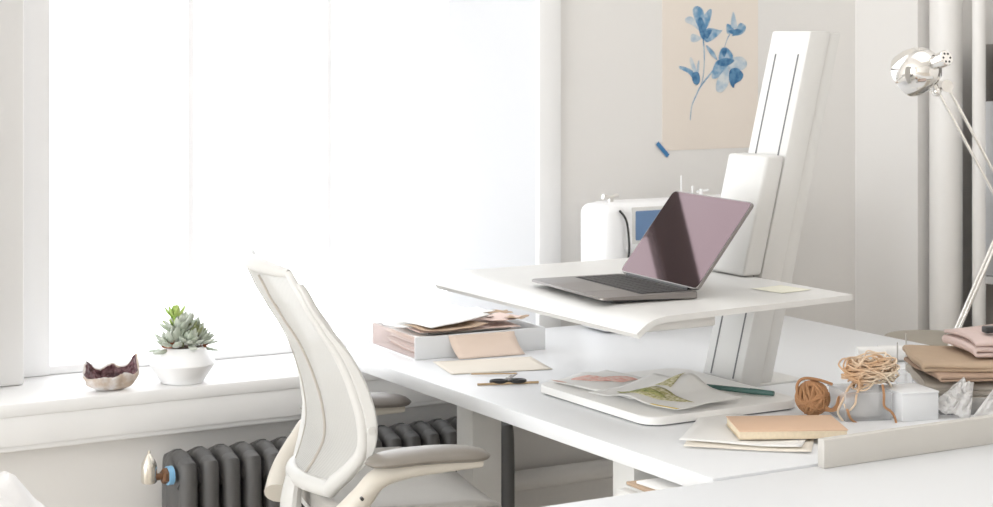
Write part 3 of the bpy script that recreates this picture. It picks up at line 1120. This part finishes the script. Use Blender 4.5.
# ------------------------------------------------------------------ paper tray on the desk
tr = thing('paper_tray', 'shallow white tray with pink tinted clear end full of loose papers', 'tray', (1.810, 3.470, DZ), R(-3))
TW, TD, TH = .305, .226, .047
obj('front_panel', bx(0, TW, 0, .004, 0, TH, .001), 'white', tr)
obj('back_panel', bx(0, TW, TD - .004, TD, 0, TH, .001), 'white', tr)
obj('side_panel', bx(TW - .004, TW, .004, TD - .004, 0, TH, .001), 'white', tr)
obj('bottom_panel', bx(0, TW, .004, TD - .004, 0, .003), 'white', tr)
e_ = obj('end_panel', bx(0, .003, .004, TD - .004, .003, TH), 'clearp', tr)
e_['label'] = 'pink tinted clear end of the tray'
mw = tr.matrix_basis
rt = Matrix.Translation((1.810, 3.470, DZ)) @ Matrix.Rotation(R(-3), 4, 'Z')
stack = [('kraft', .23, .16, 'brown paper lowest in the tray stack'), ('paper', .25, .17, 'white sheet second from the bottom of the tray stack'),
         ('pinkp', .22, .165, 'pink sheet low in the tray stack between white sheets'), ('greyp', .24, .16, 'grey sheet in the middle of the tray stack'),
         ('paper', .25, .17, 'white sheet just above the grey one in the tray stack'), ('kraft', .20, .15, 'smaller brown paper in the middle of the tray stack'),
         ('creamp', .25, .17, 'cream sheet halfway up the tray stack'), ('peach', .22, .15, 'peach sheet in the upper half of the tray stack'),
         ('paper', .24, .165, 'white sheet above the peach one in the tray stack'), ('greyp', .2, .14, 'grey sheet near the top of the tray stack'),
         ('pinkp', .23, .16, 'pale pink sheet near the top of the tray stack')]
zz = .0045
rnd = random.Random(3)
for k, (mm, w_, d_, lab) in enumerate(stack):
    c_ = rt @ Vector((.145 + rnd.uniform(-.012, .012), .108 + rnd.uniform(-.008, .008), zz))
    tag(sheet('paper_sheet', w_, d_, c_, R(-6 + rnd.uniform(-4, 4)), mm, curl=.002, wave=.0025, seed=k * 3.1, thick=.0016), lab, 'paper', 'loose papers in the tray')
    zz += .0041
tops = [('kraft', .15, .10, (.10, .06), 12, 'kraft paper scrap curling over the tray front edge at left', .007),
        ('paper', .12, .12, (.05, .13), -20, 'white sheet at the far left on top of the tray', .006),
        ('greyp', .08, .055, (.235, .13), 30, 'dark grey scrap on the right of the tray papers', .006),
        ('kraft', .07, .05, (.26, .15), -15, 'small brown scrap at the back right of the tray', .008),
        ('pinkp', .09, .06, (.23, .075), 22, 'small pale pink scrap on the right of the tray papers', .006),
        ('kraft', .05, .04, (.268, .06), 40, 'tiny brown scrap at the right corner of the tray', .004),
        ('paper', .09, .07, (.205, .165), 5, 'small white sheet at the back of the tray papers', .006)]
zz += .001
for k, (mm, w_, d_, (lx, ly_), an, lab, cu) in enumerate(tops):
    c_ = rt @ Vector((lx, ly_, zz + k * .0016))
    tag(sheet('paper_scrap', w_, d_, c_, R(an), mm, curl=cu, wave=.005, seed=k * 5.7 + 1, thick=.0008), lab, 'paper', 'scraps on top of the tray papers')
c_ = rt @ Vector((.110, .115, zz + .0135))
tag(sheet('paper_sheet', .17, .14, c_, R(14), 'paper', curl=.004, wave=.004, seed=9, thick=.0008, tilt=(.07, .06)),
    'large white sheet lying topmost on the tray papers', 'paper')

# peach card leaning on the tray front, cream sheet under it
tag(sheet('paper_sheet', .21, .15, (1.915, 3.335, DZ + .0006), R(-14), 'creamp', curl=.001, thick=.0005),
    'cream sheet flat on the desk in front of the paper tray', 'paper')
def card(u, v):
    s = v * .085
    y = -.016 * (1 - v) ** 1.5 - .001
    return Vector(((u - .5) * .15 + .01 * (1 - v), y - .018 * (1 - v) ** 3, s * .52 + .0015))
bm = grid(new(), card, 8, 10)
tag(obj('peach_card', bm, 'peach', None, rt @ Vector((.150, -.004, 0)), R(-6), solid=.0006),
    'small peach card propped against the front of the paper tray', 'card')
tag(obj('wooden_stick', cyl(new(), (-.06, 0, .0), (.06, 0, .0), .0022, n=10), 'wood', None, (1.842, 3.146, DZ + .0023), R(-18)),
    'thin wooden stick beside the scissors', 'stick')
tag(obj('wooden_stick', cyl(new(), (-.045, 0, .0), (.045, 0, .0), .0016, n=10), 'wood', None, (1.868, 3.245, DZ + .0028), R(-26)),
    'thin wooden stick on the cream sheet behind the scissors', 'stick')
# scissors
scs = thing('scissors', 'small scissors with black handles lying open on the desk', 'scissors', (1.845, 3.172, DZ + .0052), R(-22))
for s in (-1, 1):
    cx_ = Vector((.008 + s * .018, -.018, 0))
    lp_ = [cx_ + Vector((.015 * math.cos(t), .009 * math.sin(t), 0)) for t in [2 * PI * i / 20 for i in range(20)]]
    obj('handle', tube(new(), lp_, .0036, 8, closed=True), 'blackp', scs)
    bm = tube(new(), [cx_ + Vector((0, .010, 0)), Vector((.012, .004, s * .001)), Vector((.03 + s * .006, .05, s * .001))], [.005, .0062, .0015], 8, flat=(.3, (1, 0, 0)))
    obj('blade', bm, 'alu', scs)
obj('rivet', cyl(new(), (.012, .004, -.003), (.012, .004, .003), .003), 'steel', scs)

# ------------------------------------------------------------------ white board with prints
bd = prism(new(), rrect(.335, .38, .035), 0, .014, .004)
brd = thing('drawing_board', 'white flat board with rounded corners lying in front of the workstation column', 'board', (2.014, 2.868, DZ))
obj('panel', bd, 'slab', brd, (0, 0, .0032))
obj('shadow_gap', prism(new(), rrect(.325, .37, .033), 0, .0032), 'greyslot', brd)  # dark layer painted in as the shadow line under the board
BZ = DZ + .0180


def hA(u, v):
    z = .006 * max(0, nz(u * 2.5 + 1, v * 2 + 4, 2) + .4) + .008 * max(0, u - .6) ** 1.5 + .003
    return z


def printA(u, v):
    return Vector(((u - .5) * .15, (v - .5) * .24, hA(u, v)))


pA = thing('print_sheet', 'white sheet with a coral pink watercolour print on the white board', 'print', (1.955, 2.935, BZ), R(8))
obj('paper', grid(new(), printA, 14, 18), 'paper', pA, solid=.0005)


def hB(u, v):
    # u across (away), v along (towards the near end)
    z = .0105 + .016 * math.sin(PI * min(1, max(0, (v - .18) / .5))) ** 2 * (.45 + .55 * u) + .003 * nz(u * 3, v * 3, 8)
    z += .030 * max(0, u - .45) ** 1.3 * (1 - v) ** .7
    return z


def printB(u, v):
    return Vector(((u - .5) * .17, (.5 - v) * .215, hB(u, v)))


pB = thing('print_sheet', 'white sheet with a green leaf print bulging up on the white board', 'print', (1.958, 2.79, BZ), R(12))
obj('paper', grid(new(), printB, 18, 22), 'paper', pB, solid=.0005)


def on_sheet(fn, outline, m, parent, name, off=.0012, n=10):
    """a painted patch following the sheet; outline: function t -> (centre u,v, half width)"""
    bm = new()
    K = 14
    def g(s, t):
        u, v, du, dv = outline(t)
        k = (2 * s - 1)
        p = fn(min(1, max(0, u + du * k)), min(1, max(0, v + dv * k)))
        return p + Vector((0, 0, off))
    grid(bm, g, 6, 18)
    obj(name, bm, m, parent, solid=.0003)


on_sheet(printB, lambda t: (.28 + .12 * t, .22 + .66 * t, .19 * math.sin(PI * t ** .8) * (1 - .3 * t) + .004, .02), 'leafA', pB, 'leaf_print')
on_sheet(printB, lambda t: (.24 + .08 * t, .15 + .5 * t, .075 * math.sin(PI * t) + .003, .05 * math.sin(PI * t)), 'leafB', pB, 'leaf_print', .0018)
on_sheet(printB, lambda t: (.55 + .43 * t, .42 - .05 * t, .03, .085 * (1 - t) + .004), 'leafA', pB, 'leaf_print', .0016)
on_sheet(printB, lambda t: (.025, .70 + .29 * t, .022, 0), 'yellowpr', pB, 'yellow_edge', .0012)
on_sheet(printA, lambda t: (.28 + .3 * t, .90 - .28 * t, .07 * math.sin(PI * t) + .01, .08 * math.sin(PI * t) + .01), 'pinkpr', pA, 'flower_print')
on_sheet(printA, lambda t: (.55 + .3 * t, .72 - .2 * t, .12 * math.sin(PI * t) + .01, .06 * math.sin(PI * t)), 'pinkpr', pA, 'flower_print', .0016)
on_sheet(printA, lambda t: (.07, .80 + .18 * t, .05 * math.sin(PI * t) + .005, 0), 'pinkpr', pA, 'flower_print', .0012)
# pen
p0, p1 = Vector((2.085, 2.842, BZ + .0052)), Vector((2.150, 2.722, BZ + .0052))
pn = thing('marker_pen', 'slim dark green pen lying at the foot of the workstation column', 'pen', p0)
dv = p1 - p0
obj('barrel', cyl(new(), (0, 0, 0), dv * .66, .0044, .005, n=18), 'greenpen', pn)
obj('cap', cyl(new(), dv * .66, dv, .0055, .0046, n=18), 'greenpen', pn)
# sheets under the notebook
tag(sheet('paper_sheet', .205, .25, (1.966, 2.545, DZ + .0014), R(-42), 'creamp', curl=.003, wave=.001, thick=.0005),
    'cream sheet lowest under the peach notebook', 'paper')
tag(sheet('paper_sheet', .20, .235, (1.972, 2.560, DZ + .0045), R(-46), 'paper', curl=.003, wave=.0015, seed=4, thick=.0005),
    'white sheet between the cream sheet and the peach notebook', 'paper')
nb = thing('notebook', 'peach covered notebook with cream page edges near the desk edge', 'notebook', (2.010, 2.512, DZ + .0085), R(-26.4))
obj('pages', bx(-.089, .089, -.059, .059, .0008, .0125, .0008), 'edges', nb)
obj('cover', bx(-.0905, .0905, -.0605, .0605, .0125, .0140, .0005), 'note', nb)
obj('back_cover', bx(-.0905, .0905, -.0605, .0605, 0, .0010), 'edges', nb)

# ------------------------------------------------------------------ twine, yarn, boxes
def winding(r, n, rnd, turns=34, sq=1.0, jit=.06):
    pts = []
    ax1 = Vector((rnd.gauss(0, 1), rnd.gauss(0, 1), rnd.gauss(0, 1))).normalized()
    u = ax1.orthogonal().normalized()
    w = ax1.cross(u)
    for i in range(n):
        t = i / n
        a = 2 * PI * turns * t
        q = Quaternion(Vector((.3, .5, .8)).normalized(), 5 * PI * t) @ Quaternion(Vector((.9, -.2, .1)).normalized(), 3.3 * PI * t)
        rr = r * (1 + jit * math.sin(9 * t * PI + a * .37))
        p = q @ (u * math.cos(a) + w * math.sin(a)) * rr
        pts.append(Vector((p.x, p.y, p.z * sq)))
    return pts


rnd = random.Random(11)
bpos = at(815, 418.5, DZ) + Vector((.012, .02, .0315))
tb = thing('twine_ball', 'ball of brown twine lying on the desk behind the notebook', 'twine', bpos)
bm = tube(new(), winding(.0278, 620, rnd, 30, jit=.05), .0027, 6)
bmesh.ops.create_icosphere(bm, subdivisions=3, radius=.0245)
obj('winding', bm, 'twine', tb)
rr_ = lambda lat, z, dep=0: Vector((lat * .866 + dep * .5, -lat * .5 + dep * .866, z))
pts = spline([rr_(-.026, -.005, -.01), rr_(-.028, .022, -.005), rr_(-.016, .034, .0), rr_(.01, .032, .0), rr_(.035, .024, 0)], 8)
obj('loose_end', tube(new(), pts, .0027, 7), 'twine', tb)
bpos2 = rr_(.03, -.005, -.005)
bm = new()
for k in range(3):
    pts = spline([rr_(.018, -.01 - .004 * k, -.02), rr_(.03 + .004 * k, -.016, -.022), rr_(.044, -.004 + .005 * k, -.02), rr_(.052 + .012 * k, .006 * k, -.018)], 6)
    tube(bm, pts, .0024, 6)
obj('loose_strand', bm, 'twine', tb)

# clear box with tissue, white carton, yarn on top
ab = thing('acrylic_box', 'clear acrylic box holding white tissue under the pale yarn', 'box', at(864, 421, DZ) + Vector((.022, .035, 0)), R(-20))
bm = new()
for a0 in ((-.042, .042, -.042, -.0395), (-.042, .042, .0395, .042), (-.042, -.0395, -.0395, .0395), (.0395, .042, -.0395, .0395)):
    box(bm, *a0, .002, .047)
obj('wall', bm, 'clear', ab, smooth=False)
obj('bottom', bx(-.042, .042, -.042, .042, 0, .002), 'clear', ab)
obj('lid', bx(-.044, .044, -.044, .044, .0472, .050), 'clear', ab)
abp = ab.location.copy()
tag(crumple('tissue_paper', abp + Vector((0, 0, .003)), .031, .031, .038, 'tissue', 6, 14, .3, 36, .0008),
    'crumpled white tissue inside the clear acrylic box', 'tissue')
wb = thing('carton', 'small plain white carton to the right of the clear acrylic box', 'box', at(913, 421, DZ) + Vector((.022, .034, 0)), R(-12))
obj('body', bx(-.036, .036, -.04, .04, 0, .046, .001), 'white', wb)
obj('lid', bx(-.037, .037, -.041, .041, .046, .050, .001), 'white', wb)

yb = thing('yarn_bundle', 'loose bundle of pale jute yarn resting on the clear acrylic box', 'yarn', abp + Vector((.019, -.008, .0502)))
bm = new()
rnd = random.Random(5)
for k in range(64):
    a0 = rnd.uniform(0, 2 * PI)
    tiltq = Quaternion(Vector((rnd.gauss(0, 1), rnd.gauss(0, 1), rnd.gauss(0, .6))).normalized(), rnd.uniform(-.9, .9))
    rx_, ry_ = rnd.uniform(.028, .050), rnd.uniform(.018, .036)
    cx_ = Vector((rnd.uniform(-.012, .012), rnd.uniform(-.01, .01), rnd.uniform(.018, .042)))
    pts = []
    for i in range(12):
        t = 2 * PI * i / 12 + a0
        p = tiltq @ Vector((rx_ * math.cos(t), ry_ * math.sin(t), .006 * math.sin(2 * t + k)))
        p = Vector((p.x, p.y, p.z * .85)) + cx_ + Vector((rnd.gauss(0, .0025), rnd.gauss(0, .0025), rnd.gauss(0, .0025)))
        p.z = max(.003, p.z)
        pts.append(p)
    tube(bm, spline(pts, 4, closed=True), .0016, 6, closed=True)
obj('loops', bm, 'jute', yb)
bm = new()
tube(bm, spline([rr_(-.03, .018, -.02), rr_(-.046, .006, -.035), rr_(-.056, -.012, -.04), rr_(-.066, -.035, -.04), rr_(-.058, -.05, -.045)], 8), .0021, 7)
tube(bm, spline([rr_(-.02, .012, -.03), rr_(-.034, -.002, -.047), rr_(-.038, -.02, -.05), rr_(-.05, -.032, -.048), rr_(-.056, -.02, -.046)], 8), .0019, 7)
obj('hanging_strand', bm, 'jute', yb)
bm = tube(new(), spline([rr_(.012, .012, -.04), rr_(.012, -.002, -.052), rr_(.012, -.022, -.055), rr_(.024, -.032, -.056), rr_(.03, -.043, -.058), rr_(.032, -.0555, -.06)], 8), .0022, 7)
tube(bm, spline([rr_(-.052, -.028, -.05), rr_(-.046, -.044, -.053), rr_(-.034, -.053, -.056), rr_(-.022, -.0555, -.06)], 8), .0022, 7)
o_ = obj('brown_strand', bm, 'twine', yb)
o_['label'] = 'darker brown strand hanging from the bundle'

# small white rolls and a spool stand behind
for k, (q, lab) in enumerate(((at(871, 362, DZ), 'white cardboard roll on the desk behind the yarn bundle'), (at(892, 361, DZ), 'second white cardboard roll, beside the spool stand'))):
    c_ = Vector(q) + Vector((0, .0, .016))
    bm = cyl(new(), (-.028, 0, 0), (.028, 0, 0), .0158, n=30)
    tag(obj('cardboard_roll', bm, 'paper', None, c_, R(-30)), lab, 'roll', 'white rolls')
q = at(908, 392, DZ)
stn = thing('spool_stand', 'small clear stand with two thin steel rods behind the white carton', 'stand', Vector(q) + Vector((.03, .045, 0)), R(-15))
obj('base', bx(-.025, .025, -.02, .02, 0, .03, .002), 'clear', stn)
for (a_, b_, h_) in ((-.012, 0, .085), (.010, .008, .10)):
    obj('rod', cyl(new(), (a_, b_, .0), (a_, b_, h_), .0014, n=10), 'steel', stn)

# ------------------------------------------------------------------ fabric pile on the right
def folded(name, c, rz, L_, W_, layers, t, m, seed, label, lift=0, group='folded fabrics at the right', wav=.006, sag=0):
    """a strip of cloth folded over itself, L_ along x, W_ along y"""
    pts = []
    for k in range(layers):
        xs = [-L_ / 2 + L_ * i / 8 for i in range(9)]
        if k % 2 == 0:
            xs = xs[::-1]
        off = .012 * nz(k * 1.7, seed)
        for x in xs:
            pts.append((x + off, k * t))
        if k < layers - 1:
            e = xs[-1] + off
            s = 1 if e > 0 else -1
            for a in (-60, -20, 20, 60):
                pts.append((e + s * t * .55 * math.cos(R(a)), k * t + t / 2 + t / 2 * math.sin(R(a))))
    n = len(pts)
    def fn(u, v):
        i = min(n - 1, round(u * (n - 1)))
        x, z = pts[i]
        y = (v - .5) * W_
        dz = wav * (nz(x * 9 + seed, y * 9, seed * 1.3) + .55) * (.3 + .7 * z / max(t * layers, 1e-3)) - sag * (x / L_) ** 2
        return Vector((x + .006 * nz(y * 14, z * 30, seed), y + .004 * nz(x * 12, z * 40, seed), max(z * .3, z + dz - (.5 * t * min(1, max(0, (.16 - v) / .16)) ** 2))))
    bm = grid(new(), fn, n - 1, 16)
    o = obj(name, bm, m, None, (c[0], c[1], c[2]), rz, solid=t * .72)
    tag(o, label, 'fabric', group)
    return o


FC = Vector((2.580, 2.520, DZ))
# clear tray holding the fabrics
ft = thing('acrylic_tray', 'clear acrylic tray under the folded fabrics at the right', 'tray', FC, R(-30))
obj('bottom', bx(-.19, .19, -.115, .115, 0, .003), 'clear', ft)
bm = bx(-.19, .19, -.115, -.112, .003, .03)
box(bm, -.19, .19, .112, .115, .003, .03)
box(bm, -.19, -.187, -.112, .112, .003, .03)
box(bm, .187, .19, -.112, .112, .003, .03)
obj('wall', bm, 'clear', ft, smooth=False)
z_ = DZ + .006
fl = [('fabgrey', .345, .185, 2, .006, 'grey beige folded linen at the bottom of the fabric pile'),
      ('fabcream', .345, .19, 2, .005, 'cream folded linen low in the fabric pile'),
      ('fabgrey', .40, .21, 2, .012, 'thick grey beige folded linen in the upper part of the fabric pile'),
      ('fabbrown', .40, .205, 2, .005, 'brown folded linen just under the tan linen in the fabric pile'),
      ('fabtan', .41, .20, 2, .008, 'tan folded linen near the top of the fabric pile')]
for k, (mm, L_, W_, n, t, lab) in enumerate(fl):
    folded('folded_fabric', FC + Vector((.0, 0, z_ - DZ)), R(-30 + (-.5, .5, -4, 6, -3)[k]), L_, W_, n, t, mm, 3.3 * k + 1, lab, wav=.005)
    z_ += n * t + .003
folded('folded_fabric', Vector((FC.x + .045, FC.y + .02, z_ + .002)), R(-22), .30, .16, 3, .009, 'fabpink', 21, 'dusty pink cloth rolled on top of the fabric pile', wav=.012)
tag(obj('black_clip', bx(-.012, .012, -.01, .01, 0, .012, .003), 'blackp', None, at(990, 336, .862) + Vector((0, 0, .006)), R(-20)),
    'small black clip on top of the pink cloth', 'clip')


def tissue(name, w, d, loc, rot, m, seed, amp, label):
    def fn(u, v):
        x, y = (u - .5) * w * (1 - .72 * v) + .3 * w * v, (v - .5) * d
        z = amp * (abs(nz(u * 4 + seed, v * 4, seed)) * 2 + abs(nz(u * 9, v * 9 + seed, 1)) - .3)
        return Vector((x, y + .012 * nz(u * 3, seed), z))
    o = obj(name, grid(new(), fn, 20, 20), m, None, loc, rot, solid=.0006, smooth=True, angle=20)
    tag(o, label, 'tissue')
    return o


tissue('tissue_paper', .15, .095, (2.432, 2.434, DZ + .050), (R(66), R(-8), R(-32)), 'tissue', 2.2, .010, 'crumpled white tissue leaning on the front of the fabric pile')
tissue('tissue_paper', .075, .065, (2.364, 2.494, DZ + .036), (R(64), R(10), R(-45)), 'tissue', 5.1, .010, 'small white tissue scrap at the left end of the fabric pile')
